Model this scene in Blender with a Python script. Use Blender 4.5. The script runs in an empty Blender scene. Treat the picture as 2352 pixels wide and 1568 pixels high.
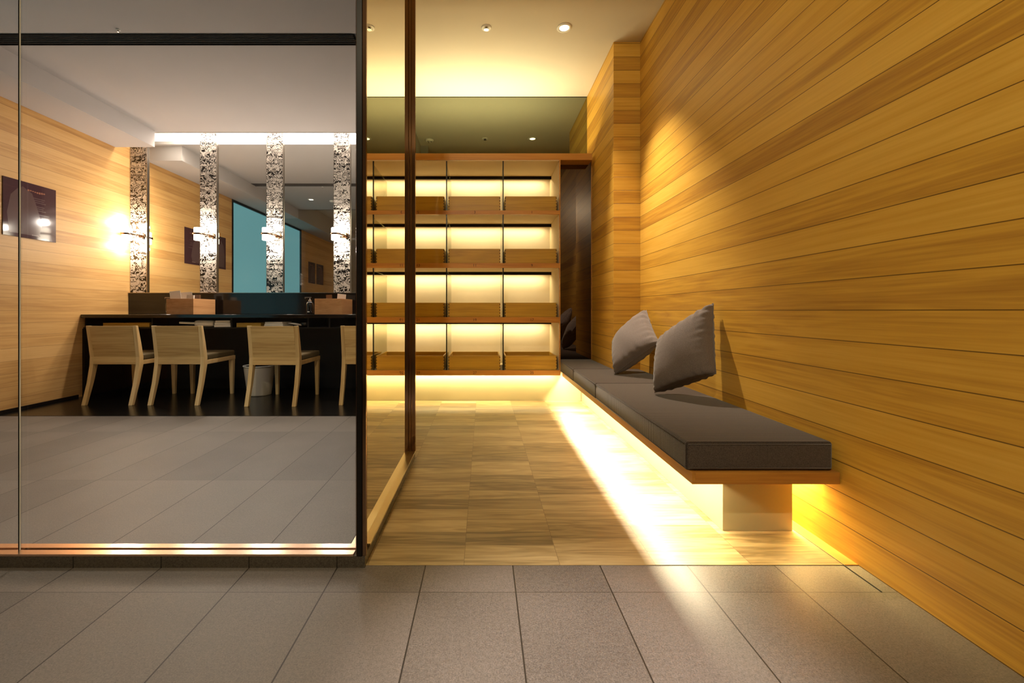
import bpy, bmesh, math, random
from mathutils import Vector, Matrix
random.seed(7)
S = bpy.context.scene
C = S.collection
PI = math.pi

# ---------------------------------------------------------------- camera
cam_d = bpy.data.cameras.new('camera')
cam = bpy.data.objects.new('camera', cam_d); C.objects.link(cam)
cam.location = (0, 0, 0.88); cam.rotation_euler = (PI/2, 0, 0)
cam_d.sensor_width = 36.0
cam_d.lens = 36.0*1000/2352
cam_d.shift_x = (1176-1110)/2352
cam_d.shift_y = -(784-713)/2352
cam_d.clip_start = 0.02
S.camera = cam
# ---------------------------------------------------------------- world, exposure
w = bpy.data.worlds.new('world'); S.world = w; w.use_nodes = True
w.node_tree.nodes['Background'].inputs[0].default_value = (0.9, 0.8, 0.7, 1)
w.node_tree.nodes['Background'].inputs[1].default_value = 0.05
S.view_settings.view_transform = 'Standard'
try: S.view_settings.look = 'None'
except Exception: pass
S.view_settings.gamma = 1; S.view_settings.use_curve_mapping = False
S.view_settings.exposure = 0.0

# ---------------------------------------------------------------- lights
LED = (1.0, 0.83, 0.46)      # warm strip light of the changing area
NEU = (1.0, 0.84, 0.66)      # downlights over the stone
VAN = (1.0, 0.88, 0.77)      # vanity room
def area(name, loc, rot, sx, sy, power, col, spread=None):
    d = bpy.data.lights.new(name, 'AREA'); d.shape = 'RECTANGLE'
    d.size = sx; d.size_y = sy; d.energy = power; d.color = col
    if spread: d.spread = spread
    o = bpy.data.objects.new(name, d); C.objects.link(o)
    o.location = loc; o.rotation_euler = rot
    return o
def spot(name, loc, target, power, col, angle=100, blend=0.6, rad=0.03):
    d = bpy.data.lights.new(name, 'SPOT'); d.energy = power; d.color = col
    d.spot_size = math.radians(angle); d.spot_blend = blend; d.shadow_soft_size = rad
    o = bpy.data.objects.new(name, d); C.objects.link(o); o.location = loc
    v = Vector(target)-Vector(loc)
    o.rotation_euler = v.to_track_quat('-Z', 'Y').to_euler()
    return o
ZC = 3.095      # ceiling of changing area and lobby
ZL = 2.88       # ceiling of vanity room
# lobby and changing area downlights, plus an added lobby fill lamp
spot('downlight_or_fill_lamp', (0.634, 3.41, ZC-0.02), (1.17, 2.95, 0.8), 430, NEU, 56, 1.0, 0.025)
spot('downlight_or_fill_lamp', (0.22, 0.95, ZC-0.02), (0.27, 0.98, 0), 620, (1.0, .87, .82), 27, 0.9, 0.03)
spot('downlight_or_fill_lamp', (-0.45, -0.9, ZC-0.02), (1.3, 1.5, 1.0), 310, (1.0, .86, .58), 130, 0.8, 0.05)  # added fill lamp behind the camera, brightens the plank wall
# vanity room fill lamps, added out of view to brighten the room
spot('downlight_or_fill_lamp', (-1.9, 2.55, ZL-0.02), (-1.9, 2.55, 0), 98, VAN, 112, 0.8, 0.05)
spot('downlight_or_fill_lamp', (-3.1, 2.3, ZL-0.02), (-3.0, 2.3, 0), 76, VAN, 104, 0.8, 0.05)
# strips in the shelving
for z in (2.31, 1.79, 1.276, 0.75):
    area('shelf_strip_light', (-0.09, 4.70, z-0.012), (math.radians(12), 0, 0), 1.5, 0.012, 5.2, LED)
area('cornice_strip_light', (0.10, 4.42, 2.345), (PI, 0, 0), 1.85, 0.02, 30, LED)
area('under_shelf_strip_light', (-0.05, 4.206, 0.268), (0, 0, 0), 1.5, 0.010, 13, LED)
area('under_bench_strip_light', (0.788, 2.9, 0.279), (0, 0, PI/2), 2.56, 0.012, 56, (1.0, .87, .56))
area('under_bench_wall_strip_light', (1.262, 2.62, 0.279), (0, 0, PI/2), 1.76, 0.012, 80, (1.0, .80, .30))
# vanity cove
area('vanity_cove_light', (-2.3, 4.99, 3.04), (math.radians(0), 0, 0), 2.6, 0.10, 46, VAN)

# ---------------------------------------------------------------- node helpers
class NT:
    def __init__(s, name):
        s.m = bpy.data.materials.new(name); s.m.use_nodes = True
        s.t = s.m.node_tree; s.n = s.t.nodes; s.l = s.t.links
        s.b = s.n['Principled BSDF']; s.out = s.n['Material Output']
    def new(s, typ, **kw):
        x = s.n.new(typ)
        for k, v in kw.items(): setattr(x, k, v)
        return x
    def put(s, sock, v):
        if hasattr(v, 'is_linked') or isinstance(v, bpy.types.NodeSocket): s.l.new(v, sock)
        else: sock.default_value = v
    def math(s, op, a, b=0.0, c=None, clamp=False):
        x = s.new('ShaderNodeMath', operation=op, use_clamp=clamp)
        s.put(x.inputs[0], a); s.put(x.inputs[1], b)
        if c is not None: s.put(x.inputs[2], c)
        return x.outputs[0]
    def xyz(s):
        g = s.new('ShaderNodeNewGeometry'); q = s.new('ShaderNodeSeparateXYZ')
        s.l.new(g.outputs['Position'], q.inputs[0]); return q.outputs
    def comb(s, a, b, c):
        x = s.new('ShaderNodeCombineXYZ')
        for i, v in enumerate((a, b, c)): s.put(x.inputs[i], v)
        return x.outputs[0]
    def noise(s, vec, scale, detail=3, rough=0.5, dist=0.0):
        x = s.new('ShaderNodeTexNoise'); s.put(x.inputs['Vector'], vec)
        x.inputs['Scale'].default_value = scale; x.inputs['Detail'].default_value = detail
        x.inputs['Roughness'].default_value = rough; x.inputs['Distortion'].default_value = dist
        return x.outputs['Fac']
    def white(s, vec):
        x = s.new('ShaderNodeTexWhiteNoise', noise_dimensions='3D'); s.put(x.inputs['Vector'], vec)
        return x.outputs['Value']
    def ramp(s, fac, stops):
        x = s.new('ShaderNodeValToRGB'); s.put(x.inputs[0], fac)
        e = x.color_ramp.elements
        while len(e) < len(stops): e.new(0.5)
        for i, (p, c) in enumerate(stops): e[i].position = p; e[i].color = (*c, 1)
        return x.outputs[0]
    def mix(s, fac, a, b, mode='MIX'):
        x = s.new('ShaderNodeMix', data_type='RGBA', blend_type=mode)
        s.put(x.inputs[0], fac)
        for k, v in ((6, a), (7, b)):
            s.put(x.inputs[k], v if not isinstance(v, tuple) else (*v, 1))
        return x.outputs[2]
    def bump(s, h, strength, dist):
        x = s.new('ShaderNodeBump'); s.put(x.inputs['Height'], h)
        x.inputs['Strength'].default_value = strength; x.inputs['Distance'].default_value = dist
        s.l.new(x.outputs[0], s.b.inputs['Normal'])
def plain(name, col, rough=0.5, metal=0.0, spec=0.5, emit=None, es=0, mottling=0.0):
    t = NT(name); t.b.inputs['Roughness'].default_value = rough
    t.b.inputs['Metallic'].default_value = metal; t.b.inputs['Specular IOR Level'].default_value = spec
    if mottling:
        q = t.xyz(); f = t.noise(t.comb(*q), 3.0, 5, .6)
        c2 = tuple(v*(1-mottling) for v in col)
        t.put(t.b.inputs['Base Color'], t.ramp(f, [(0.3, c2), (0.7, col)]))
    else: t.b.inputs['Base Color'].default_value = (*col, 1)
    if emit:
        t.b.inputs['Emission Color'].default_value = (*emit, 1); t.b.inputs['Emission Strength'].default_value = es
    return t.m
def wood(name, dark, mid, light, along='Y', across='Z', width=0.11, length=None, rough=0.42, gap=0.0030,
         var=0.5, fine=1.0, gapdark=0.35, phase=0.0, spec=.4, end_gap=True):
    t = NT(name); q = dict(zip('XYZ', t.xyz()))
    third = [k for k in 'XYZ' if k not in (along, across)][0]
    a, c, d = q[along], q[across], q[third]
    cw = t.math('DIVIDE', t.math('ADD', c, 50*width+phase), width)
    idx = t.math('FLOOR', cw); fr = t.math('FRACT', cw)
    r0 = t.white(t.comb(idx, 3.3, 1.7))
    if length:
        al = t.math('ADD', t.math('DIVIDE', t.math('ADD', a, 40*length), length), t.math('MULTIPLY', r0, 1.0 if end_gap == 'rand' else 0.0))
        ia = t.math('FLOOR', al); fa = t.math('FRACT', al)
        r = t.white(t.comb(idx, ia, 5.1))
    else:
        r = r0
    off = t.math('MULTIPLY', r, 37.0)
    v1 = t.comb(t.math('ADD', t.math('MULTIPLY', a, 0.55), off), t.math('MULTIPLY', c, 7.0), t.math('MULTIPLY', d, 2.0))
    n1 = t.noise(v1, 1.6*fine, 3, 0.5, 0.4)
    rings = t.math('PINGPONG', t.math('MULTIPLY', n1, 9.0), 1.0)
    v2 = t.comb(t.math('ADD', t.math('MULTIPLY', a, 2.2), off), t.math('MULTIPLY', c, 95.0), t.math('MULTIPLY', d, 20.0))
    n2 = t.noise(v2, 1.0*fine, 4, 0.6)
    v3 = t.comb(t.math('ADD', t.math('MULTIPLY', a, 0.35), off), t.math('MULTIPLY', c, 16.0), d)
    n3 = t.noise(v3, 1.5*fine, 2, 0.5)
    g = t.math('ADD', t.math('MULTIPLY', rings, 0.13), t.math('MULTIPLY', n2, 0.46))
    g = t.math('ADD', g, t.math('MULTIPLY', n3, 0.34))
    g = t.math('ADD', g, t.math('ADD', t.math('MULTIPLY', t.math('SUBTRACT', r, 0.5), var*0.62), 0.045))
    col = t.ramp(g, [(0.23, dark), (0.49, mid), (0.78, light)])
    gm = t.math('LESS_THAN', fr, gap/width)
    if length and end_gap:
        gm = t.math('MAXIMUM', gm, t.math('LESS_THAN', fa, gap*0.7/length))
    col = t.mix(gm, col, tuple(v*gapdark for v in dark))
    t.put(t.b.inputs['Base Color'], col)
    t.put(t.b.inputs['Roughness'], t.math('ADD', rough-0.08, t.math('MULTIPLY', n2, 0.16)))
    t.b.inputs['Specular IOR Level'].default_value = spec
    h = t.math('SUBTRACT', t.math('MULTIPLY', n2, 0.25), t.math('MULTIPLY', gm, 1.0))
    t.bump(h, 0.5, 0.0015)
    return t.m
# ---------------------------------------------------------------- materials
WD, WM, WLt = (0.40, 0.185, 0.024), (0.63, 0.345, 0.044), (0.74, 0.445, 0.078)
M = {}
M['wall_wood'] = wood('cedar_planks_wall', WD, WM, WLt, 'Y', 'Z', 0.11, None)
M['col_wood'] = wood('cedar_planks_column', WD, WM, WLt, 'X', 'Z', 0.11, None, phase=0.0)
M['wall_wood_pale'] = wood('pale_planks_wall', (0.50, 0.26, 0.08), (0.69, 0.40, 0.14), (0.77, 0.48, 0.19), 'Y', 'Z', 0.11, None, gap=.002, gapdark=.6)
M['wood_x'] = wood('oak_trim_lengthwise', (0.32, 0.12, 0.02), (0.50, 0.22, 0.035), (0.62, 0.31, 0.065), 'X', 'Z', 0.5, None, gap=0.0)
M['wood_y'] = wood('oak_trim_deep', (0.32, 0.12, 0.02), (0.50, 0.22, 0.035), (0.62, 0.31, 0.065), 'Y', 'Z', 0.5, None, gap=0.0)
M['tray'] = wood('tray_plywood', (0.32, 0.17, 0.014), (0.48, 0.28, 0.026), (0.58, 0.37, 0.05), 'X', 'Z', 0.6, None, gap=0.0)
M['chair'] = wood('ash_chair_wood', (0.42, 0.23, 0.065), (0.66, 0.42, 0.155), (0.80, 0.57, 0.26), 'X', 'Z', 0.6, None, gap=0.0)
M['chair_leg'] = wood('ash_leg_wood', (0.50, 0.29, 0.095), (0.74, 0.49, 0.20), (0.84, 0.60, 0.30), 'Z', 'X', 0.6, None, gap=0.0)
M['caddy'] = wood('caddy_wood', (0.42, 0.19, 0.06), (0.60, 0.30, 0.12), (0.70, 0.40, 0.19), 'Y', 'Z', 0.6, None, gap=0.0)
M['parquet'] = wood('parquet_blocks', (0.20, 0.105, 0.032), (0.40, 0.245, 0.10), (0.58, 0.40, 0.20), 'Y', 'X', 0.3315, None)
# parquet: blocks run across (along X) inside columns, own builder
def parquet():
    t = NT('parquet_floor'); X, Y, Z = t.xyz()
    cu = t.math('DIVIDE', t.math('ADD', X, 20*0.3315+0.068), 0.3315)
    ci = t.math('FLOOR', cu); cf = t.math('FRACT', cu)
    ro = t.white(t.comb(ci, 7.7, 2.2))
    ru = t.math('ADD', t.math('DIVIDE', t.math('ADD', Y, 10.0), 0.1), t.math('MULTIPLY', ro, 1.0))
    ri = t.math('FLOOR', ru); rf = t.math('FRACT', ru)
    r = t.white(t.comb(ci, ri, 1.5)); off = t.math('MULTIPLY', r, 41.0)
    n1 = t.noise(t.comb(t.math('ADD', t.math('MULTIPLY', X, 1.5), off), t.math('MULTIPLY', Y, 14.0), 0.0), 1.3, 3, .5, .6)
    rings = t.math('PINGPONG', t.math('MULTIPLY', n1, 9.0), 1.0)
    n2 = t.noise(t.comb(t.math('ADD', t.math('MULTIPLY', X, 5.0), off), t.math('MULTIPLY', Y, 110.0), 0.0), 1.0, 4, .6)
    g = t.math('ADD', t.math('MULTIPLY', rings, .22), t.math('MULTIPLY', n2, .40))
    g = t.math('ADD', g, t.math('ADD', t.math('MULTIPLY', n1, .28), t.math('MULTIPLY', t.math('SUBTRACT', r, .5), .34)))
    col = t.ramp(g, [(.22, (.15, .10, .035)), (.48, (.31, .222, .092)), (.78, (.46, .35, .165))])
    gm = t.math('MAXIMUM', t.math('LESS_THAN', cf, .006), t.math('LESS_THAN', rf, .018))
    col = t.mix(t.math('MULTIPLY', gm, .55), col, (.09, .05, .02))
    t.put(t.b.inputs['Base Color'], col); t.b.inputs['Roughness'].default_value = .42
    t.bump(t.math('SUBTRACT', t.math('MULTIPLY', n2, .2), gm), .4, .001)
    return t.m
M['parquet'] = parquet()
def stone(name, c0, c1, rough, jw=.0035):
    t = NT(name); X, Y, Z = t.xyz()
    u = t.math('DIVIDE', t.math('ADD', X, 30*.301+.2014), .301); uf = t.math('FRACT', u)
    v = t.math('DIVIDE', t.math('ADD', Y, 10*.9-.46), .9); vf = t.math('FRACT', v)
    r = t.white(t.comb(t.math('FLOOR', u), t.math('FLOOR', v), .5))
    sp = t.noise(t.comb(X, Y, Z), 260.0, 2, .7)
    sp2 = t.noise(t.comb(X, Y, Z), 90.0, 2, .6)
    cl = t.noise(t.comb(X, Y, Z), 2.2, 4, .6)
    f = t.math('ADD', t.math('MULTIPLY', sp, .55), t.math('MULTIPLY', sp2, .25))
    f = t.math('ADD', f, t.math('ADD', t.math('MULTIPLY', cl, .20), t.math('MULTIPLY', r, .12)))
    col = t.ramp(f, [(.36, c0), (.72, c1)])
    gm = t.math('MAXIMUM', t.math('LESS_THAN', uf, jw/.301), t.math('LESS_THAN', vf, jw*.45/.9))
    col = t.mix(gm, col, (.02, .015, .01))
    t.put(t.b.inputs['Base Color'], col)
    t.put(t.b.inputs['Roughness'], t.math('ADD', rough, t.math('MULTIPLY', sp2, .18)))
    t.bump(t.math('SUBTRACT', t.math('MULTIPLY', sp, .25), gm), .25, .0012)
    return t.m
M['stone'] = stone('granite_floor_tiles', (.052, .044, .036), (.20, .172, .146), .38, .0042)
M['curb_stone'] = stone('polished_curb_granite', (.03, .024, .017), (.10, .082, .06), .12)
M['granite'] = plain('black_granite_floor', (.006, .005, .004), .22, 0, .5)
M['black'] = plain('black_polished_counter', (.006, .005, .005), .10, 0, .6)
M['black_in'] = plain('black_lacquer_cubby', (.005, .004, .004), .5, 0, .2)
M['ceiling'] = plain('painted_ceiling', (.70, .65, .57), .9, 0, .1, mottling=.03)
M['ceiling_grey'] = plain('painted_ceiling_grey', (.53, .495, .48), .9, 0, .1, mottling=.03)
M['plaster'] = plain('plaster_wall', (.45, .41, .36), .9, 0, .1, mottling=.05)
M['linen'] = plain('cream_back_panel', (.72, .62, .46), .85, 0, .2, mottling=.08)
M['shelf_white'] = plain('cream_shelf_lining', (.74, .62, .42), .7, 0, .2)
M['plinth'] = plain('beige_plinth_panel', (.38, .325, .175), .45, 0, .4, mottling=.06)
M['bronze'] = plain('polished_bronze', (.30, .19, .12), .10, 1.0)
M['black_steel'] = plain('black_steel', (.012, .010, .009), .25, .5)
M['copper'] = plain('rose_gold_sill', (.90, .62, .44), .22, 1.0)
M['gold'] = plain('brass_sill', (.95, .84, .58), .30, 1.0)
M['chrome'] = plain('brushed_metal', (.55, .50, .45), .25, 1.0)
M['mirror'] = plain('silver_mirror', (.80, .80, .76), .0, 1.0)
M['mirror_side'] = plain('bronze_tint_mirror', (.86, .80, .66), .0, 1.0)
M['mirror_top'] = plain('grey_tint_mirror', (.22, .235, .17), .0, 1.0)
M['mirror_dark'] = plain('smoked_mirror', (.14, .115, .10), .0, 1.0)
M['white_plastic'] = plain('white_plastic', (.85, .83, .78), .4)
M['lamp_on'] = plain('lamp_lens', (1, 1, 1), .5, 0, .5, (1, .88, .66), 9)
M['lens_off'] = plain('dark_lens', (.25, .22, .18), .3)
M['sconce_glass'] = plain('sconce_glass', (1, 1, 1), .5, 0, .5, (1, .86, .66), 15)
M['cove'] = plain('cove_diffuser', (1, 1, 1), .5, 0, .5, (1, .93, .78), 1.6)
M['teal'] = plain('teal_glass', (.05, .13, .14), .04, 0, .5, (.16, .39, .43), .8)
M['sign'] = plain('aubergine_acrylic', (.070, .030, .036), .08, 0, .7)
M['sign_fig'] = plain('sign_print_figure', (.125, .075, .072), .12, 0, .7)
M['sign_txt'] = plain('sign_print_lettering', (.30, .20, .17), .3)
M['sign_orange'] = plain('sign_print_heading', (.30, .10, .04), .3)
M['seat_fabric'] = plain('olive_leather_seat', (.14, .10, .045), .55, 0, .3, mottling=.2)
M['bin'] = plain('ribbed_white_plastic', (.62, .55, .44), .5)
M['paper'] = plain('white_paper', (.75, .70, .62), .8, mottling=.1)
M['brown_glass'] = plain('brown_bottle', (.18, .10, .05), .2)
M['cable'] = plain('white_cable', (.7, .65, .6), .4)
M['slot'] = plain('dark_grille', (.012, .010, .010), .9, 0, .05)
M['fin'] = plain('grille_fin', (.10, .09, .085), .7, 0, .1)
M['ink'] = plain('engraved_number', (.05, .015, .005), .6)
M['seam'] = plain('dark_joint_line', (.01, .008, .006), .6)
def glass(name, tint, ior=1.45):
    t = NT(name); t.n.remove(t.b)
    tr = t.new('ShaderNodeBsdfTransparent'); tr.inputs[0].default_value = (*tint, 1)
    gl = t.new('ShaderNodeBsdfGlossy'); gl.inputs['Roughness'].default_value = 0.0
    g = t.new('ShaderNodeNewGeometry'); dt = t.new('ShaderNodeVectorMath', operation='DOT_PRODUCT')
    t.l.new(g.outputs['Normal'], dt.inputs[0]); t.l.new(g.outputs['Incoming'], dt.inputs[1])
    k = t.math('POWER', t.math('SUBTRACT', 1.0, t.math('ABSOLUTE', dt.outputs['Value']), clamp=True), 5.0)
    f0 = ((ior-1)/(ior+1))**2
    fac = t.math('ADD', f0, t.math('MULTIPLY', k, 1-f0))
    mx = t.new('ShaderNodeMixShader')
    t.l.new(fac, mx.inputs[0]); t.l.new(tr.outputs[0], mx.inputs[1]); t.l.new(gl.outputs[0], mx.inputs[2])
    t.l.new(mx.outputs[0], t.out.inputs[0]); return t.m
M['glass'] = glass('clear_glass', (.97, .975, .97), 1.3)
M['glass_div'] = glass('smoky_divider_glass', (.80, .80, .72), 1.35)
def fabric(name, c0, c1, along='Y', ribs=170.0, depth=.002):
    t = NT(name); q = dict(zip('XYZ', t.xyz()))
    s = t.math('SINE', t.math('MULTIPLY', q[along], ribs*2*PI*.25))
    n = t.noise(t.comb(q['X'], q['Y'], q['Z']), 420.0, 2, .6)
    f = t.math('ADD', t.math('MULTIPLY', s, .16), n)
    t.put(t.b.inputs['Base Color'], t.ramp(f, [(.25, c0), (.75, c1)]))
    t.b.inputs['Roughness'].default_value = .95; t.b.inputs['Specular IOR Level'].default_value = .15
    t.b.inputs['Sheen Weight'].default_value = .25; t.b.inputs['Sheen Roughness'].default_value = .5
    t.bump(t.math('ADD', s, t.math('MULTIPLY', n, .8)), .5, depth)
    return t.m
M['bench_fabric'] = fabric('brown_woven_upholstery', (.020, .014, .010), (.095, .072, .058), 'Y', 400, .0012)
M['pillow_fabric'] = fabric('taupe_pillow_cloth', (.10, .080, .072), (.215, .180, .165), 'Y', 0.01, .0006)
def mosaic():
    t = NT('speckled_mosaic'); X, Y, Z = t.xyz()
    nz = t.noise(t.comb(X, Y, Z), 12.0, 2, .5)
    v = t.comb(t.math('ADD', t.math('MULTIPLY', X, 75.0), t.math('MULTIPLY', t.math('MULTIPLY', Z, 26.0), t.math('SUBTRACT', nz, .35))), Y, t.math('MULTIPLY', Z, 36.0))
    vo = t.new('ShaderNodeTexVoronoi'); vo.inputs['Scale'].default_value = 1.0; t.l.new(v, vo.inputs['Vector'])
    wn = t.white(vo.outputs['Position'])
    m = t.math('GREATER_THAN', wn, .46)
    t.put(t.b.inputs['Base Color'], t.mix(m, (.006, .004, .003), (.60, .54, .47)))
    t.put(t.b.inputs['Metallic'], t.math('MULTIPLY', m, .3))
    t.b.inputs['Roughness'].default_value = .22
    t.bump(wn, .25, .002)
    return t.m
M['mosaic'] = mosaic()

# ---------------------------------------------------------------- mesh helpers
def box(bm, x0, x1, y0, y1, z0, z1, mi=0):
    v = [bm.verts.new(p) for p in ((x0,y0,z0),(x1,y0,z0),(x1,y1,z0),(x0,y1,z0),(x0,y0,z1),(x1,y0,z1),(x1,y1,z1),(x0,y1,z1))]
    for f in ((0,3,2,1),(4,5,6,7),(0,1,5,4),(1,2,6,5),(2,3,7,6),(3,0,4,7)):
        q = bm.faces.new([v[i] for i in f]); q.material_index = mi
def rings(bm, prof, n=32, cx=0, cy=0, axis='Z', mi=0, smooth=True):
    """lathe: prof = [(radius, height)...]"""
    rs = []
    for r, h in prof:
        ring = []
        for i in range(n):
            a = 2*PI*i/n; p = (cx+r*math.cos(a), cy+r*math.sin(a), h)
            if axis == 'Y': p = (cx+r*math.cos(a), h, cy+r*math.sin(a))
            if axis == 'X': p = (h, cx+r*math.cos(a), cy+r*math.sin(a))
            ring.append(bm.verts.new(p))
        rs.append(ring)
    for a, b in zip(rs, rs[1:]):
        for i in range(n):
            f = bm.faces.new((a[i], a[(i+1) % n], b[(i+1) % n], b[i])); f.smooth = smooth; f.material_index = mi
    for ring, rev in ((rs[0], True), (rs[-1], False)):
        try: bm.faces.new(ring[::-1] if rev else ring).material_index = mi
        except ValueError: pass
def tube(bm, pts, r, n=8):
    pts = [Vector(p) for p in pts]; prev = None; first = None
    for i, p in enumerate(pts):
        d = (pts[min(i+1, len(pts)-1)]-pts[max(i-1, 0)]).normalized()
        up = Vector((0, 0, 1)) if abs(d.z) < .9 else Vector((1, 0, 0))
        u = d.cross(up).normalized(); v = d.cross(u)
        ring = [bm.verts.new(p+r*(math.cos(2*PI*k/n)*u+math.sin(2*PI*k/n)*v)) for k in range(n)]
        if prev:
            for k in range(n):
                bm.faces.new((prev[k], prev[(k+1) % n], ring[(k+1) % n], ring[k])).smooth = True
        else: first = ring
        prev = ring
    bm.faces.new(first); bm.faces.new(prev[::-1])
def prism(bm, poly, a0, a1, axis='X', mi=0):
    """extrude a 2D polygon; axis X -> (y,z) polygon, Z -> (x,y), Y -> (x,z)"""
    def P(a, p): return {'X': (a, p[0], p[1]), 'Y': (p[0], a, p[1]), 'Z': (p[0], p[1], a)}[axis]
    A = [bm.verts.new(P(a0, p)) for p in poly]; B = [bm.verts.new(P(a1, p)) for p in poly]
    n = len(poly)
    for i in range(n): bm.faces.new((A[i], A[(i+1) % n], B[(i+1) % n], B[i])).material_index = mi
    bm.faces.new(A[::-1]).material_index = mi; bm.faces.new(B).material_index = mi
def obj(name, build, mats, parent=None, bevel=0.0, **props):
    bm = bmesh.new(); build(bm); bmesh.ops.recalc_face_normals(bm, faces=bm.faces)
    me = bpy.data.meshes.new(name); bm.to_mesh(me); bm.free()
    for m in (mats if isinstance(mats, (list, tuple)) else [mats]): me.materials.append(m)
    o = bpy.data.objects.new(name, me); C.objects.link(o)
    if parent: o.parent = parent
    if bevel:
        b = o.modifiers.new('bevel', 'BEVEL'); b.width = bevel; b.segments = 2; b.limit_method = 'ANGLE'
    for k, v in props.items(): o[k] = v
    return o
def B(*a, mi=0): return lambda bm: box(bm, *a, mi=mi)
def BS(*boxes):
    def f(bm):
        for b in boxes: box(bm, *b)
    return f
def thing(name, label, cat, loc=(0,0,0), rz=0, group=None):
    o = bpy.data.objects.new(name, None); C.objects.link(o); o.location = loc; o.rotation_euler = (0, 0, rz)
    o.empty_display_size = .1
    o['label'] = label; o['category'] = cat
    if group: o['group'] = group
    return o
def tag(o, label, cat, group=None):
    o['label'] = label; o['category'] = cat
    if group: o['group'] = group
    return o
def struct(name, build, m, bevel=0): 
    return obj(name, build, m, bevel=bevel, kind='structure')
def dup(root, loc, rz=None, label=None, group=None):
    r = root.copy(); C.objects.link(r); r.location = loc
    if rz is not None: r.rotation_euler = (0, 0, rz)
    if label: r['label'] = label
    if group: r['group'] = group
    for ch in list(root.children):
        c = ch.copy(); C.objects.link(c); c.parent = r
        for g in ch.children:
            d = g.copy(); C.objects.link(d); d.parent = c
    return r
def rot_grid(o): pass

# ---------------------------------------------------------------- setting
XL, XR, YB, YV = -4.1, 1.295, -2.6, 5.07
struct('floor', B(XL-.1, XR+.1, YB-.1, YV+.2, -.06, 0), M['stone'])
def pf(bm):
    prism(bm, [(-.405, 1.504), (XR-.05, 1.504), (XR-.05, 4.24), (-.84, 4.24), (-.84, 3.15), (-.74, 3.15), (-.74, 2.60), (-.405, 2.60)], -.005, .002, 'Z')
struct('floor_wood', pf, M['parquet'])
struct('floor_granite', B(XL, -.86, 3.63, YV, -.005, .003), M['granite'])
struct('trim_1', B(XR-.05, XR, 1.504, 4.3, -.005, .0025), M['wood_y'])
struct('trim_9', B(XR-.052, XR-.0495, 1.36, 4.24, -.004, .003), M['seam'])
struct('wall_right', B(XR, XR+.1, YB, 4.9, 0, ZC+.02), M['wall_wood'])
struct('wall_column', B(1.075, XR-.0005, 3.597, 4.51, 0, ZC), [M['wall_wood']])
struct('wall_column_front', B(1.0752, XR-.0005, 3.592, 3.597, 0.0, ZC), M['col_wood'])
struct('wall_left', lambda bm: (box(bm, XL-.1, XL, 3.04, YV+.2, 0, ZC+.1), box(bm, XL-.1, XL, YB, .33, 0, ZC+.1), box(bm, XL-.1, XL, .33, 3.04, 2.70, ZC+.1)), M['wall_wood_pale'])
struct('wall_back', B(XL-.1, -.84, YV+.012, YV+.15, 0, ZC+.1), M['plaster'])
struct('wall_behind_shelving', B(-.845, XR+.1, 4.86, 4.95, 0, ZC+.1), M['plaster'])
struct('wall_front', B(XL-.1, XR+.1, YB-.1, YB, 0, ZC+.1), M['plaster'])
struct('wall_partition', lambda bm: (box(bm, -.76, -.74, 2.60, 3.15, 0, ZC), box(bm, -.74, -.455, 2.58, 2.60, 0, ZC),
       box(bm, -.86, -.84, 3.17, YV, 0, ZC), box(bm, -.86, -.74, 3.15, 3.17, 0, ZC)), M['plaster'])
struct('ceiling_lobby', B(XL-.1, XR+.1, YB-.1, 1.47, ZC, ZC+.08), M['ceiling'])
struct('ceiling', B(-.86, XR+.1, 1.47, 4.9, ZC, ZC+.08), M['ceiling'])
struct('ceiling_vanity', lambda bm: (box(bm, XL-.1, -.86, 1.47, 3.145, ZL, ZL+.05), box(bm, XL-.1, -.86, 3.28, 4.90, ZL, ZL+.05),
       box(bm, -.86, -.76, 1.47, 3.15, ZL, ZL+.05), box(bm, -.76, -.455, 1.47, 2.58, ZL, ZL+.05),
       box(bm, XL, -.46, 1.47, 1.50, ZL, ZC), box(bm, XL, -.86, 4.885, 4.906, ZL-.003, ZC+.1),
       box(bm, XL, -.86, 4.9, YV+.02, ZC+.02, ZC+.1)), M['ceiling_grey'])
struct('ceiling_soffit', B(XL, -3.66, YB, 4.85, 2.70, ZC-.001), M['ceiling_grey'])
struct('trim_2', B(XL, XL+.012, 3.04, 4.4, .0, .03), M['black_in'])
# teal window of the vanity room wall, seen in the mirror
wn = struct('window_1', B(XL-.05, XL-.02, .37, 3.0, .05, 2.66), M['teal'])
obj('window_frame', BS((XL-.06, XL+.004, .33, .37, 0, 2.70), (XL-.06, XL+.004, 3.0, 3.04, 0, 2.70), (XL-.06, XL+.004, .37, 3.0, 2.66, 2.70), (XL-.06, XL+.004, .37, 3.0, 0, .05)), M['black_steel'], wn)
# glass partition on a low curb
struct('trim_3', B(XL, -.405, 1.49, 1.556, 0, .040), M['curb_stone'])
struct('trim_4', B(-.47, -.4055, 1.556, 2.585, 0, .040), M['curb_stone'])
struct('trim_5', BS((XL, -.445, 1.4885, 1.516, .040, .047), (XL, -.445, 1.530, 1.557, .040, .047), (XL, -.445, 1.516, 1.530, .040, .043)), M['copper'])
struct('trim_6', B(-.472, -.4035, 1.557, 2.587, .040, .047), M['gold'])
struct('window_2', B(XL, -1.6185, 1.517, 1.529, .043, ZL), M['glass'])
struct('window_3', B(-1.6125, -.446, 1.517, 1.529, .043, ZL), M['glass'])
struct('trim_7', lambda bm: (box(bm, -1.6185, -1.6145, 1.515, 1.5175, .043, ZL, 0), box(bm, -1.6145, -1.6120, 1.515, 1.5175, .043, ZL, 1)), [M['black_steel'], M['white_plastic']])
p = thing('corner_post', 'black and bronze steel corner post where the clear glass meets the mirrored side panel', 'post', (-.42, 1.51, .04))
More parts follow.
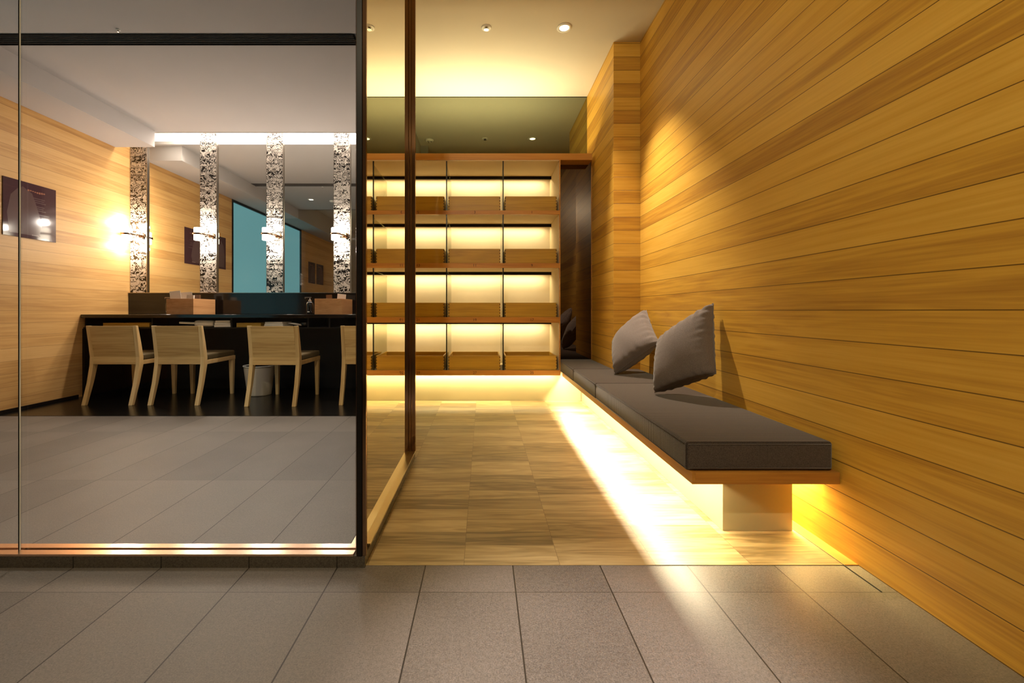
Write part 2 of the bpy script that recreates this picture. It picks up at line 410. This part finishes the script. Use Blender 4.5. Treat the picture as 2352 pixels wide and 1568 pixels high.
obj('black_face', B(-.013, .005, -.022, .04, .0, ZC-.04), M['black_steel'], p)
obj('bronze_face', B(.005, .0195, -.020, -.006, .0, ZC-.04), M['bronze'], p, bevel=.002)
obj('bronze_edge', B(-.018, -.013, -.014, .006, .0, ZC-.04), M['bronze'], p, bevel=.002)
tag(obj('mirror_panel', B(-.4455, -.4335, 1.552, 2.575, .047, ZC), M['mirror_side']), 'tall bronze tinted mirrored panel standing on the brass sill between two posts', 'mirror')
p = thing('end_post', 'slender polished bronze end post at the far end of the brass sill', 'post', (-.4255, 2.59, .047))
obj('near_strip', B(-.0225, -.001, -.014, .012, 0, ZC-.047), M['bronze'], p, bevel=.0015)
obj('far_strip', B(.001, .0235, -.014, .012, 0, ZC-.047), M['bronze'], p, bevel=.0015)
obj('joint', B(-.001, .001, -.010, .010, 0, ZC-.047), M['black_steel'], p)

# ---------------------------------------------------------------- ceiling fittings
g = thing('linear_air_diffuser', 'long black slotted air diffuser running across the grey vanity ceiling', 'vent', (-2.3, 3.2125, ZL))
obj('housing', BS((-1.36, 1.35, -.0675, .0675, .03, .04), (-1.36, 1.35, -.0675, -.060, -.004, .04), (-1.36, 1.35, .060, .0675, -.004, .04)), M['slot'], g)
for k in range(5):
    obj('fin', B(-1.36, 1.35, -.046+k*.0215, -.043+k*.0215, -.004, .004), M['fin'], g)
def downlight(loc, label, r=.058):
    t = thing('downlight', label, 'ceiling light', loc, 0, 'round recessed downlights')
    obj('trim_ring', lambda bm: rings(bm, [(r*.62, -.002), (r*.70, -.007), (r, -.005), (r, .0), (r*.62, .0)], 40), M['white_plastic'], t)
    obj('lens', lambda bm: rings(bm, [(r*.62, -.004), (r*.62, -.001)], 32), M['lamp_on'], t)
    return t
dl = downlight((.634, 3.41, ZC), 'lit round white downlight in the ceiling above the pillows')
for loc, lb in (((.22, .95, ZC), 'round downlight over the stone floor by the bench end'), ((-.45, -.9, ZC), 'added round fill light, out of view over the middle of the lobby'),
                ((-1.9, 2.55, ZL), 'added round fill light, out of view in the vanity ceiling over the clear floor'),
                ((-3.1, 2.3, ZL), 'added round fill light, out of view in the vanity ceiling beside the soffit')):
    dup(dl, loc, None, lb)  # mid-lobby and vanity fittings are added to house the unseen fill lamps
def sprinkler(loc, label, r=.041):
    t = thing('sprinkler', label, 'sprinkler', loc)
    obj('rosette', lambda bm: rings(bm, [(r, 0), (r, -.004), (r*.55, -.010), (r*.5, -.004)], 32), M['white_plastic'], t)
    obj('nozzle', lambda bm: rings(bm, [(r*.28, -.004), (r*.28, -.014), (r*.45, -.016), (r*.45, -.018)], 20), M['chrome'], t)
    return t
sprinkler((.024, 3.41, ZC), 'small round white sprinkler rosette in the cream ceiling beside the downlight')
sprinkler((-2.60, 3.10, ZL), 'tiny sprinkler on the grey ceiling at the edge of the black diffuser', .013)
t = thing('smoke_detector', 'round white smoke detector on the cream ceiling, seen in the tinted mirror', 'smoke detector', (-.70, 3.37, ZC))
obj('housing', lambda bm: rings(bm, [(.055, 0), (.055, -.012), (.042, -.024), (.03, -.026)], 32), M['white_plastic'], t)
for k in range(3):
    a = 2*PI*k/3
    obj('vent_slot', lambda bm: box(bm, .026*math.cos(a)-.008, .026*math.cos(a)+.008, .026*math.sin(a)-.008, .026*math.sin(a)+.008, -.0275, -.024), M['seam'], t)
t = thing('smoke_detector', 'round white smoke detector on the grey vanity ceiling, seen in the big mirror', 'smoke detector', (-2.75, 2.2, ZL))
obj('housing', lambda bm: rings(bm, [(.055, 0), (.055, -.012), (.042, -.024), (.03, -.026)], 32), M['white_plastic'], t)

# ---------------------------------------------------------------- shelving wall
SX0, SX1, SY, SB = -.839, .741, 4.18, 4.78
sh = thing('shelving_unit', 'open wooden shelving unit of lit cubbies with number marks and dark dividers', 'shelving', (0, 0, 0))
obj('top_board', B(SX0, 1.045, SY, SY+.16, 2.326, 2.389), M['wood_x'], sh, bevel=.001)
obj('side_panel', lambda bm: (box(bm, .732, SX1, SY, SY+.03, .257, 2.326, 0), box(bm, .729, .740, SY+.03, SB, .257, 2.326, 1)), [M['wood_y'], M['shelf_white']], sh)
obj('back_panel', B(SX0, .729, SB, SB+.02, .257, 2.33), M['linen'], sh)
obj('top_lining', B(SX0, .729, SY+.005, SB, 2.318, 2.326), M['shelf_white'], sh)
obj('cornice_floor', B(SX0, 1.07, SY+.16, 4.50, 2.325, 2.335), M['shelf_white'], sh)
SH = [(1.804, 1.841), (1.290, 1.336), (.763, .817), (.257, .307)]
nums = [(5, 3, 1), (13, 11, 9), (21, 19, 17), (29, 27, 25)]
cx = [-.625, -.081, .467]
for (z0, z1), nn in zip(SH, nums):
    s = obj('shelf_board', B(SX0, .732, SY, SY+(.025 if z0 > .5 else .010), z0, z1), M['wood_x'], sh, bevel=.001)
    obj('shelf_panel', B(SX0, .729, SY+(.025 if z0 > .5 else .010), SB, z0+.004 if z0 > .5 else .287, z1), M['shelf_white'], s)
    for n_, x in zip(nn, cx):
        fd = bpy.data.curves.new('number_mark', 'FONT'); fd.body = str(n_); fd.size = .036; fd.align_x = 'CENTER'; fd.align_y = 'CENTER'
        fd.extrude = .0006; fd.materials.append(M['ink'])
        tmp = bpy.data.objects.new('tmp', fd); C.objects.link(tmp); bpy.context.view_layer.update()
        me = bpy.data.meshes.new_from_object(tmp.evaluated_get(bpy.context.evaluated_depsgraph_get()))
        bpy.data.objects.remove(tmp); fo = bpy.data.objects.new('number_mark', me); C.objects.link(fo); fo.parent = s
        if not me.materials: me.materials.append(M['ink'])
        fo.location = (x, SY-.0008, (z0+z1)/2); fo.rotation_euler = (PI/2, 0, 0)
for zt in (2.318, 1.808, 1.294, .767):
    obj('light_valance', B(SX0, .729, 4.665, 4.675, zt-.032, zt), M['black_in'], sh)
cells = [(1.841, 2.318), (1.336, 1.808), (.817, 1.294), (.307, .767)]
for z0, z1 in cells:
    for x in (-.353, .191):
        d = obj('divider', B(x-.003, x+.003, SY+.02, SB-.01, z0+.001, z1-.033), M['glass_div'], sh)
        obj('divider_edge', B(x-.0055, x+.0055, SY+.008, SY+.022, z0, z1), M['black_steel'], d)
# mirrored panel beside shelving
fr = thing('smoked_mirror', 'narrow full-height smoked mirror between the shelving and the plank pier', 'mirror')
obj('glass_face', B(.757, 1.069, 4.32, 4.335, .40, 2.372), M['mirror_dark'], fr)
obj('frame', BS((.750, .757, 4.312, 4.34, .40, 2.38), (1.069, 1.075, 4.312, 4.34, .40, 2.38), (.757, 1.069, 4.312, 4.34, 2.372, 2.38)), M['wood_y'], fr)
struct('wall_niche', B(.752, 1.075, 4.345, 4.50, 0, 2.385), M['black_in'])
tm = thing('tinted_mirror', 'wide grey tinted mirror above the shelving reflecting the cream ceiling', 'mirror')
obj('glass_face', B(SX0, 1.0745, 4.51, 4.52, 2.335, ZC-.004), M['mirror_top'], tm)
obj('edge_trim', B(SX0, 1.0745, 4.508, 4.52, ZC-.006, ZC), M['black_steel'], tm)
struct('wall_kick', B(SX0, .955, 4.25, 4.27, 0, .286), M['plinth'])
# trays
def tray_parts(t, wd, dp, h, tk=.012):
    def body(bm):
        box(bm, -wd/2, wd/2, 0, tk, 0, h); box(bm, -wd/2, wd/2, dp-tk, dp, 0, h)
        box(bm, -wd/2, -wd/2+tk, tk, dp-tk, 0, h); box(bm, wd/2-tk, wd/2, tk, dp-tk, 0, h)
        box(bm, -wd/2+tk, wd/2-tk, tk, dp-tk, .003, .012)
    obj('body', body, M['tray'], t, bevel=.0012)
    for sx in (-1, 1):
        def fj(bm, sx=sx):
            n = 5; q = h/(2*n); x0 = sx*wd/2
            for k in range(n):
                box(bm, min(x0, x0-sx*tk*.6)-.0004, max(x0, x0-sx*tk*.6)+.0004, -.0006, tk, q*(2*k+.4), q*(2*k+1.2))
        obj('finger_joint', fj, M['ink'], t)
rows = ['top', 'second', 'third', 'bottom']
t0 = None
for ri, ((z0, z1), nn) in enumerate(zip(SH, nums)):
    for ci, (n_, x) in enumerate(zip(nn, cx)):
        lb = 'wooden tray with finger joints standing in the lit cubby above number %d' % n_
        xx = [-.606, -.085, .458][ci]
        loc = (xx, SY+.012, z1+.0005)
        if t0 is None:
            t0 = thing('wooden_tray', lb, 'tray', loc, 0, 'wooden trays in the shelving'); tray_parts(t0, .498, .42, .138)
            t0.scale = (.92, 1, 1)
        else:
            d_ = dup(t0, loc, None, lb); d_.scale = (.92 if ci == 0 else 1, 1, 1)

# ---------------------------------------------------------------- bench
b = thing('bench', 'long wooden wall bench floating over a lit beige plinth', 'bench')
obj('seat_board', lambda bm: (box(bm, .770, XR-.001, 1.591, 3.588, .283, .292), box(bm, .770, 1.072, 3.588, 4.176, .283, .292), box(bm, .84, XR-.001, 1.591, 1.72, .25, .283),
    box(bm, .955, 1.232, 1.72, 3.588, .25, .283), box(bm, .955, 1.072, 3.588, 4.176, .25, .283)), M['wood_y'], b)
obj('front_fascia', B(.758, .770, 1.579, 4.176, .25, .293), M['wood_y'], b, bevel=.001)
obj('end_fascia', B(.770, XR-.001, 1.579, 1.591, .25, .293), M['wood_x'], b, bevel=.001)
obj('plinth', lambda bm: (box(bm, .955, 1.232, 1.736, 3.588, .003, .25), box(bm, .955, 1.072, 3.588, 4.236, .003, .25)), M['plinth'], b)
def pad(y0, y1, label, x1=1.282):
    def f(bm):
        box(bm, .742, x1, y0+.002, y1-.002, .293, .400)
    o = obj('seat_pad', f, M['bench_fabric']); bv = o.modifiers.new('bevel', 'BEVEL'); bv.width = .012; bv.segments = 4
    for pl in o.data.polygons: pl.use_smooth = True
    tag(o, label, 'seat cushion', 'dark brown ribbed seat pads on the bench')
    def sm(bm):
        for z in (.303, .390):
            tube(bm, [(.7415, y0+.012, z), (.7415, y1-.012, z)], .0018, 6)
            tube(bm, [(.752, y0+.0015, z), (x1-.01, y0+.0015, z)], .0018, 6)
    obj('piping', sm, M['bench_fabric'], o)
pad(1.592, 2.88, 'dark brown ribbed seat pad at the open near end of the bench')
pad(2.88, 3.588, 'dark brown ribbed seat pad in the middle of the bench, between two seams')
pad(3.588, 4.31, 'dark brown ribbed seat pad under the smoked mirror at the shelving end', 1.072)
# throw pillows
def pillow(name, A, Bc, Cc, D, th, label, seed):
    A, Bc, Cc, D = map(Vector, (A, Bc, Cc, D)); rnd = random.Random(seed); N = 44
    nrm = (Bc-A).cross(D-A)
    if nrm.y > 0: nrm = -nrm
    nrm.normalize()
    wr = [(rnd.random()*6.28, 14+rnd.random()*22, rnd.random()) for _ in range(5)]
    def P(s, t, side):
        ps = s*(1-.05*(1-t*t)*s*s); pt = t*(1-.05*(1-s*s)*t*t)
        u, v = (ps+1)/2, (pt+1)/2
        p = A*(1-u)*(1-v)+D*u*(1-v)+Cc*u*v+Bc*(1-u)*v
        e = max(0, (1-s*s))*max(0, (1-t*t)); h = th*(e**.37)*(1.0 if side > 0 else .62)
        edge_s = math.exp(-(1-abs(s))*7); edge_t = math.exp(-(1-abs(t))*7)
        wk = 0
        for ph, fq, am in wr:
            wk += am*(edge_s*math.sin(t*fq+ph)+edge_t*math.sin(s*fq*.9+ph*1.7))
        wk *= .0075*(1 if e > 1e-4 else 0)
        low = .0045*math.sin(5*s+3*t+seed)*e
        sag = .040*(e**.4)*(.5+.5*t)
        return p+nrm*side*(h+wk+low)+Vector((0, 0, -sag))
    def f(bm):
        top = [[bm.verts.new(P(-1+2*i/N, -1+2*j/N, 1)) for j in range(N+1)] for i in range(N+1)]
        bot = [[top[i][j] if i in (0, N) or j in (0, N) else bm.verts.new(P(-1+2*i/N, -1+2*j/N, -1)) for j in range(N+1)] for i in range(N+1)]
        for i in range(N):
            for j in range(N):
                bm.faces.new((top[i][j], top[i+1][j], top[i+1][j+1], top[i][j+1])).smooth = True
                bm.faces.new((bot[i][j], bot[i][j+1], bot[i+1][j+1], bot[i+1][j])).smooth = True
    o = obj(name, f, M['pillow_fabric']); tag(o, label, 'pillow', 'taupe throw pillows on the bench')
    def seam(bm):
        pts = []
        for k in range(4*N):
            q, r_ = divmod(k, N); a = -1+2*r_/N
            s, t = [(a, -1), (1, a), (-a, 1), (-1, -a)][q]
            pts.append(P(s, t, 1))
        pts.append(pts[0]); tube(bm, pts, .003, 6)
    obj('seam', seam, M['pillow_fabric'], o)
pillow('throw_pillow', (1.268, 2.40, .920), (1.200, 2.245, .555), (.985, 2.50, .410), (1.053, 2.60, .706), .118, 'larger taupe throw pillow leaning on the plank wall, nearer the open bench end', 3)
pillow('throw_pillow', (1.262, 3.37, .882), (1.22, 3.02, .66), (.985, 3.25, .408), (1.05, 3.48, .635), .110, 'taupe throw pillow leaning beside the plank pier, behind the larger pillow', 8)

# ---------------------------------------------------------------- vanity
v = thing('vanity_counter', 'long black polished vanity counter under the mirrors with open cubbies below', 'counter')
VX1 = -.862
obj('counter_top', B(XL+.002, VX1, 4.43, 5.05, .806, .840), M['black'], v, bevel=.003)
obj('backsplash', B(XL+.002, VX1, 5.03, 5.055, .840, 1.082), M['black'], v, bevel=.002)
obj('cubby_floor', B(XL+.002, VX1, 4.46, 5.03, .695, .708), M['black_in'], v)
obj('cubby_back', B(XL+.002, VX1, 4.93, 4.94, .708, .806), M['black_in'], v)
for x in (-4.08, -3.40, -2.585, -1.80, -1.58):
    obj('cubby_divider', B(x-.008, x+.008, 4.47, 4.93, .708, .806), M['black_in'], v)
obj('knee_panel', B(XL+.002, VX1, 4.92, 4.93, .004, .695), M['black_in'], v)
obj('side_support', B(XL+.002, XL+.024, 4.45, 4.92, .004, .695), M['black_in'], v)
obj('ledge_trim', B(XL+.002, VX1, 5.02, 5.055, 1.082, 1.088), M['chrome'], v)
wm = thing('vanity_mirror', 'wide clear wall mirror behind the vanity counter reflecting the room', 'mirror')
obj('glass_face', B(XL+.002, VX1, 5.07, 5.08, 1.085, 2.85), M['mirror'], wm)
struct('trim_8', B(XL, -.86, 5.065, 5.081, 2.85, ZC), M['cove'])
pos = [(-4.0, 'mosaic pilaster beside the plank wall, first along the mirror'), (-3.19, 'second mosaic pilaster from the plank wall, lit from the cove'),
       (-2.42, 'third mosaic pilaster from the plank wall, over the counter'), (-1.64, 'mosaic pilaster next to the black corner post, over the second box')]
scl = ['beside the plank wall, with its glare on the boards', 'on the second mosaic pilaster from the plank wall', 'on the third mosaic pilaster from the plank wall', 'on the mosaic pilaster next to the black corner post']
ps0 = sc0 = None
for i, (x, lb) in enumerate(pos):
    lb = 'black and silver speckled '+lb
    if ps0 is None:
        ps0 = thing('mosaic_pilaster', lb, 'pilaster', (x, 5.05, 1.088), 0, 'speckled mosaic pilasters on the vanity mirror')
        obj('mosaic_face', B(-.093, .093, 0, .004, 0, 1.88), M['mosaic'], ps0)
        obj('metal_edge', BS((-.098, -.093, -.001, .019, 0, 1.88), (.093, .098, -.001, .019, 0, 1.88), (-.093, .093, .004, .019, 0, 1.88)), M['chrome'], ps0)
    else: dup(ps0, (x, 5.05, 1.088), None, lb)
    sl = 'glowing two-ended glass wall sconce '+scl[i]
    if sc0 is None:
        sc0 = thing('wall_sconce', sl, 'wall light', (x, 5.049, 1.745), 0, 'glowing wall sconces on the pilasters')
        obj('wall_plate', lambda bm: rings(bm, [(.036, 0), (.036, -.012), (.030, -.016)], 32, .045, 0, 'Y'), M['bronze'], sc0)
        obj('arm', lambda bm: tube(bm, [(.045, -.014, 0), (.045, -.07, 0), (.02, -.11, 0), (-.02, -.125, 0)], .009, 10), M['bronze'], sc0)
        obj('band', lambda bm: rings(bm, [(.060, -.011), (.060, .011)], 32, -.03, -.125), M['bronze'], sc0)
        for s in (-1, 1):
            obj('glass_shade', lambda bm: rings(bm, [(.046, s*.011), (.046, s*.066), (.042, s*.070)], 32, -.03, -.125), M['sconce_glass'], sc0)
    else: dup(sc0, (x, 5.049, 1.745), None, sl)
    for s in (-1, 1):
        d = bpy.data.lights.new('sconce_lamp', 'POINT'); d.energy = 8; d.color = VAN; d.shadow_soft_size = .03
        lo = bpy.data.objects.new('sconce_lamp', d); C.objects.link(lo); lo.location = (x-.03, 5.049-.125, 1.745+s*.13)
# wooden caddies
def caddy(loc, label, items):
    t = thing('wooden_caddy', label, 'box', loc, 0, 'wooden caddies on the vanity counter')
    wd, dp, h, tk = .285, .375, .165, .012
    obj('body', BS((0, wd, 0, tk, 0, h), (0, wd, dp-tk, dp, 0, h), (0, tk, tk, dp-tk, 0, h), (wd-tk, wd, tk, dp-tk, 0, h), (tk, wd-tk, tk, dp-tk, 0, .01)), M['caddy'], t, bevel=.001)
    return t
c1, c2 = (-3.335, 4.58, .8405), (-1.775, 4.58, .8405)
caddy(c1, 'open wooden caddy holding cards, between the first two pilasters', 0)
caddy(c2, 'open wooden caddy beside a dark pump bottle, near the black corner post', 0)
def card(x, y, z, wd, h, tilt, label, m, th=.004, nm='card'):
    o = obj(nm, B(-wd/2, wd/2, 0, th, 0, h), m); o.location = (x, y, z); o.rotation_euler = (tilt[0], tilt[1], tilt[2])
    tag(o, label, nm.replace('_', ' ')); return o
card(-3.27, 4.66, .855, .10, .235, (0, -.12, .3), 'tall pale card leaning in the caddy at its outer corner', M['paper'])
card(-3.22, 4.74, .855, .12, .225, (0, -.08, .2), 'white card standing behind the leaning card in the caddy', M['paper'])
card(-3.17, 4.82, .855, .05, .20, (0, 0, .1), 'short brown packet standing among the white cards', M['brown_glass'], .03, 'packet')
card(-3.12, 4.62, .855, .07, .19, (0, .05, .1), 'small white packet beside the brown packet in the caddy', M['paper'], .02, 'packet')
card(-1.60, 4.86, .855, .10, .21, (0, .1, -.2), 'white leaflet standing at the back of the caddy near the post', M['paper'], .01, 'leaflet')
card(-1.70, 4.82, .855, .06, .20, (0, -.05, .1), 'brown packet standing in the caddy near the post', M['brown_glass'], .03, 'packet')
def pump(loc, label):
    t = thing('pump_bottle', label, 'bottle', loc, 0, 'dark pump bottles on the counter')
    obj('bottle_body', lambda bm: rings(bm, [(.036, 0), (.038, .006), (.038, .105), (.030, .128), (.014, .136)], 32), M['black'], t)
    obj('collar', lambda bm: rings(bm, [(.015, .134), (.015, .152), (.006, .154), (.006, .176)], 24), M['chrome'], t)
    obj('nozzle', lambda bm: (box(bm, -.052, .014, -.007, .007, .174, .183), box(bm, -.052, -.046, -.006, .006, .164, .174)), M['chrome'], t, bevel=.001)
    obj('label_print', B(-.012, .012, -.0392, -.0378, .022, .032), M['white_plastic'], t)
    return t
pp = pump((-1.84, 4.62, .8405), 'dark pump bottle standing clear beside the caddy near the corner post')
dup(pp, (-3.37, 4.68, .8405), None, 'dark pump bottle half hidden behind the caddy with cards')
# things in the cubbies
d0 = thing('hair_dryer', 'pale hair dryer lying in the open cubby above the second chair', 'hair dryer', (-2.98, 4.52, .709), 0)
obj('handle', lambda bm: tube(bm, [(-.17, 0, .045), (-.16, 0, .045), (-.05, 0, .040), (0, 0, .04)], .012, 12), M['white_plastic'], d0)
obj('barrel', lambda bm: rings(bm, [(.030, 0), (.036, .02), (.034, .16), (.028, .19)], 24, 0, .037, 'X'), M['paper'], d0)
def towel(loc, label, wd, dp, h, m, rz):
    def f(bm):
        for k in range(3): box(bm, -wd/2+.006*k, wd/2-.004*k, 0, dp-.01*k, k*h/3, (k+1)*h/3-.001)
    o = obj('folded_cloth', f, m, bevel=.004); o.location = loc; o.rotation_euler = (0, 0, rz); tag(o, label, 'cloth', 'folded pale cloths in the cubbies'); return o
towel((-2.685, 4.48, .709), 'folded patterned cloth next to the hair dryer in the cubby', .16, .2, .07, M['paper'], .15)
towel((-2.16, 4.48, .709), 'stack of folded pale papers in the cubby above the third chair', .21, .2, .055, M['paper'], -.1)
def loops(bm):
    pts = []
    for k in range(60):
        a = k/60*6*PI; pts.append((-1.98+.05*math.cos(a)+k*.0009, 4.52+.04*math.sin(a), .722+.03*abs(math.sin(a*.5))))
    tube(bm, pts, .0035, 6)
tag(obj('cable', loops, M['cable']), 'white looped cable lying beside the folded papers in the cubby', 'cable')
gd = thing('dish', 'small dark dish with a pale rim in the cubby beside the looped cable', 'dish', (-1.862, 4.56, .709))
obj('bowl', lambda bm: rings(bm, [(.03, 0), (.052, .04), (.047, .04), (.027, .006)], 28), M['black'], gd)
obj('rim', lambda bm: rings(bm, [(.0525, .039), (.0525, .043), (.0465, .043)], 28), M['chrome'], gd)
for x0, x1, lb in ((-3.93, -3.45, 'low wooden tray in the cubby above the first chair'), (-2.55, -2.30, 'low wooden tray in the cubby beside the folded papers')):
    tag(obj('drawer_tray', BS((x0, x1, 4.50, 4.512, .709, .752), (x0, x0+.012, 4.512, 4.8, .709, .752), (x1-.012, x1, 4.512, 4.8, .709, .752), (x0, x1, 4.8, 4.812, .709, .752), (x0, x1, 4.512, 4.8, .709, .716)), M['tray'], None), lb, 'tray', 'low trays in the vanity cubbies')
# waste bin
bn = thing('waste_bin', 'tapered off-white ribbed waste bin under the counter behind the third chair', 'bin', (-2.337, 4.55, .0035))
def binb(bm):
    prof = []
    for k in range(31):
        z = .300*k/30; prof.append((.112+.038*z/.3+(.0016 if k % 2 else 0), z))
    prof += [(.147, .300), (.108, .008)]
    rings(bm, prof, 40)
obj('bucket', binb, M['bin'], bn)
obj('rim', lambda bm: rings(bm, [(.150, .298), (.156, .300), (.156, .308), (.147, .308), (.147, .298)], 40), M['white_plastic'], bn)
# chairs
def profile(y, z, w): return y, z, w
def swept(pts):   # side profile polygon from centre line with widths
    L = [(y-w/2, z) for y, z, w in pts]; R = [(y+w/2, z) for y, z, w in pts]
    return L+R[::-1]
def chair(loc, label, rz=0):
    t = thing('vanity_chair', label, 'chair', loc, rz, 'ash chairs along the vanity counter')
    W = .235
    rear = [(0.0, 0, .030), (.060, .20, .040), (.095, .36, .052), (.098, .44, .050), (.075, .58, .040), (.045, .735, .026)]
    for s in (-1, 1):
        def f(bm, s=s):
            x0, x1 = sorted((s*W, s*(W-.036)))
            P = swept(rear); prism(bm, P, x0, x1, 'X')
        obj('leg', f, M['chair_leg'], t, bevel=.003)
        def g(bm, s=s):
            x1 = s*(W-.005)
            lo = [(-.014, -.014), (.014, -.014), (.014, .014), (-.014, .014)]; up = [(-.022, -.022), (.022, -.022), (.022, .022), (-.022, .022)]
            a = [bm.verts.new((x1-s*.022+q[0], .575+q[1], 0)) for q in lo]; b_ = [bm.verts.new((x1-s*.022+q[0], .572+q[1], .375)) for q in up]
            for i in range(4): bm.faces.new((a[i], a[(i+1) % 4], b_[(i+1) % 4], b_[i]))
            bm.faces.new(a); bm.faces.new(b_)
        obj('leg', g, M['chair_leg'], t, bevel=.002)
    def back(bm):
        pr = [(.088, .372, .018), (.094, .44, .018), (.072, .58, .018), (.044, .733, .018)]
        n = 10
        for k in range(n):   # gently bowed panel
            xa = -(W-.036)+2*(W-.036)*k/n; xb = -(W-.036)+2*(W-.036)*(k+1)/n
            A = swept([(y+.012*(1-(xa/W)**2)-.012, z, w_) for y, z, w_ in pr]); Bq = swept([(y+.012*(1-(xb/W)**2)-.012, z, w_) for y, z, w_ in pr])
            va = [bm.verts.new((xa, *q)) for q in A]; vb = [bm.verts.new((xb, *q)) for q in Bq]; m_ = len(A)
            for i in range(m_): bm.faces.new((va[i], va[(i+1) % m_], vb[(i+1) % m_], vb[i]))
            if k == 0: bm.faces.new(va[::-1])
            if k == n-1: bm.faces.new(vb)
        bmesh.ops.remove_doubles(bm, verts=bm.verts, dist=.0001)
    obj('backrest', back, M['chair'], t)
    obj('seat_frame', B(-W+.002, W-.002, .105, .595, .365, .405), M['chair_leg'], t, bevel=.003)
    o = obj('seat', B(-W+.004, W-.004, .118, .592, .405, .462), M['seat_fabric'], t); bv = o.modifiers.new('bevel', 'BEVEL'); bv.width = .016; bv.segments = 3
    return t
ch = [(-3.475, 4.03, .003, 0.0, 'ash wood vanity chair nearest the plank wall, seen from behind'),
      (-2.865, 4.03, .003, 0.0, 'ash wood vanity chair below the hair dryer, with knotted grain on its back'),
      (-1.945, 3.98, .003, 0.0, 'ash wood vanity chair standing in front of the white waste bin'),
      (-1.102, 4.04, .003, 0.0, 'ash wood vanity chair partly hidden by the black corner post')]
c0 = None
for x, y, z, rz, lb in ch:
    if c0 is None: c0 = chair((x, y, z), lb, rz)
    else: dup(c0, (x, y, z), rz, lb)
# wall signs (aubergine acrylic)
def sign(y0, y1, lb, nm='wall_sign'):
    z0, z1 = 1.53, 2.03; wd = y1-y0
    t = thing(nm, lb, 'sign', (XL+.001, y0, z0), 0, 'aubergine acrylic signs on the pale plank wall')
    obj('panel', B(0, .006, 0, wd, 0, z1-z0), M['sign'], t)
    s = wd/.46
    fig = [(.05, .03), (.03, .20), (.06, .36), (.11, .42), (.16, .455), (.20, .43), (.24, .41), (.27, .33), (.30, .24), (.33, .12), (.30, .03)]
    obj('printed_figure', lambda bm: prism(bm, [(a*s, b_) for a, b_ in fig], .006, .0063, 'X'), M['sign_fig'], t)
    def lines(bm):
        rr = random.Random(4)
        for k in range(9):
            z = .37-.018*k
            if k in (3, 7): continue
            box(bm, .0063, .0066, .20*s, (.34+.06*rr.random())*s, z, z+.008)
    obj('printed_text', lines, M['sign_fig'], t)
    obj('printed_heading', lambda bm: [box(bm, .0063, .0066, (.20+.02*k)*s, (.215+.02*k)*s, .425+.004*math.sin(k), .437+.003*math.cos(k)) for k in range(8)], M['sign_orange'], t)
    obj('printed_footer', lambda bm: [box(bm, .0063, .0066, (.24+.013*k)*s, (.248+.013*k)*s, .030, .038) for k in range(6)], M['sign_txt'], t)
    return t
sign(3.71, 4.17, 'aubergine acrylic sign with a faint printed figure, nearer the mosaic pilasters')
sign(3.22, 3.66, 'aubergine acrylic sign next to the teal window, seen in the vanity mirror')
sign(-.46, -.06, 'aubergine acrylic sign just past the teal window, seen far off in the mirror')
sign(-1.0, -.56, 'aubergine acrylic sign last along the plank wall, seen far off in the mirror')
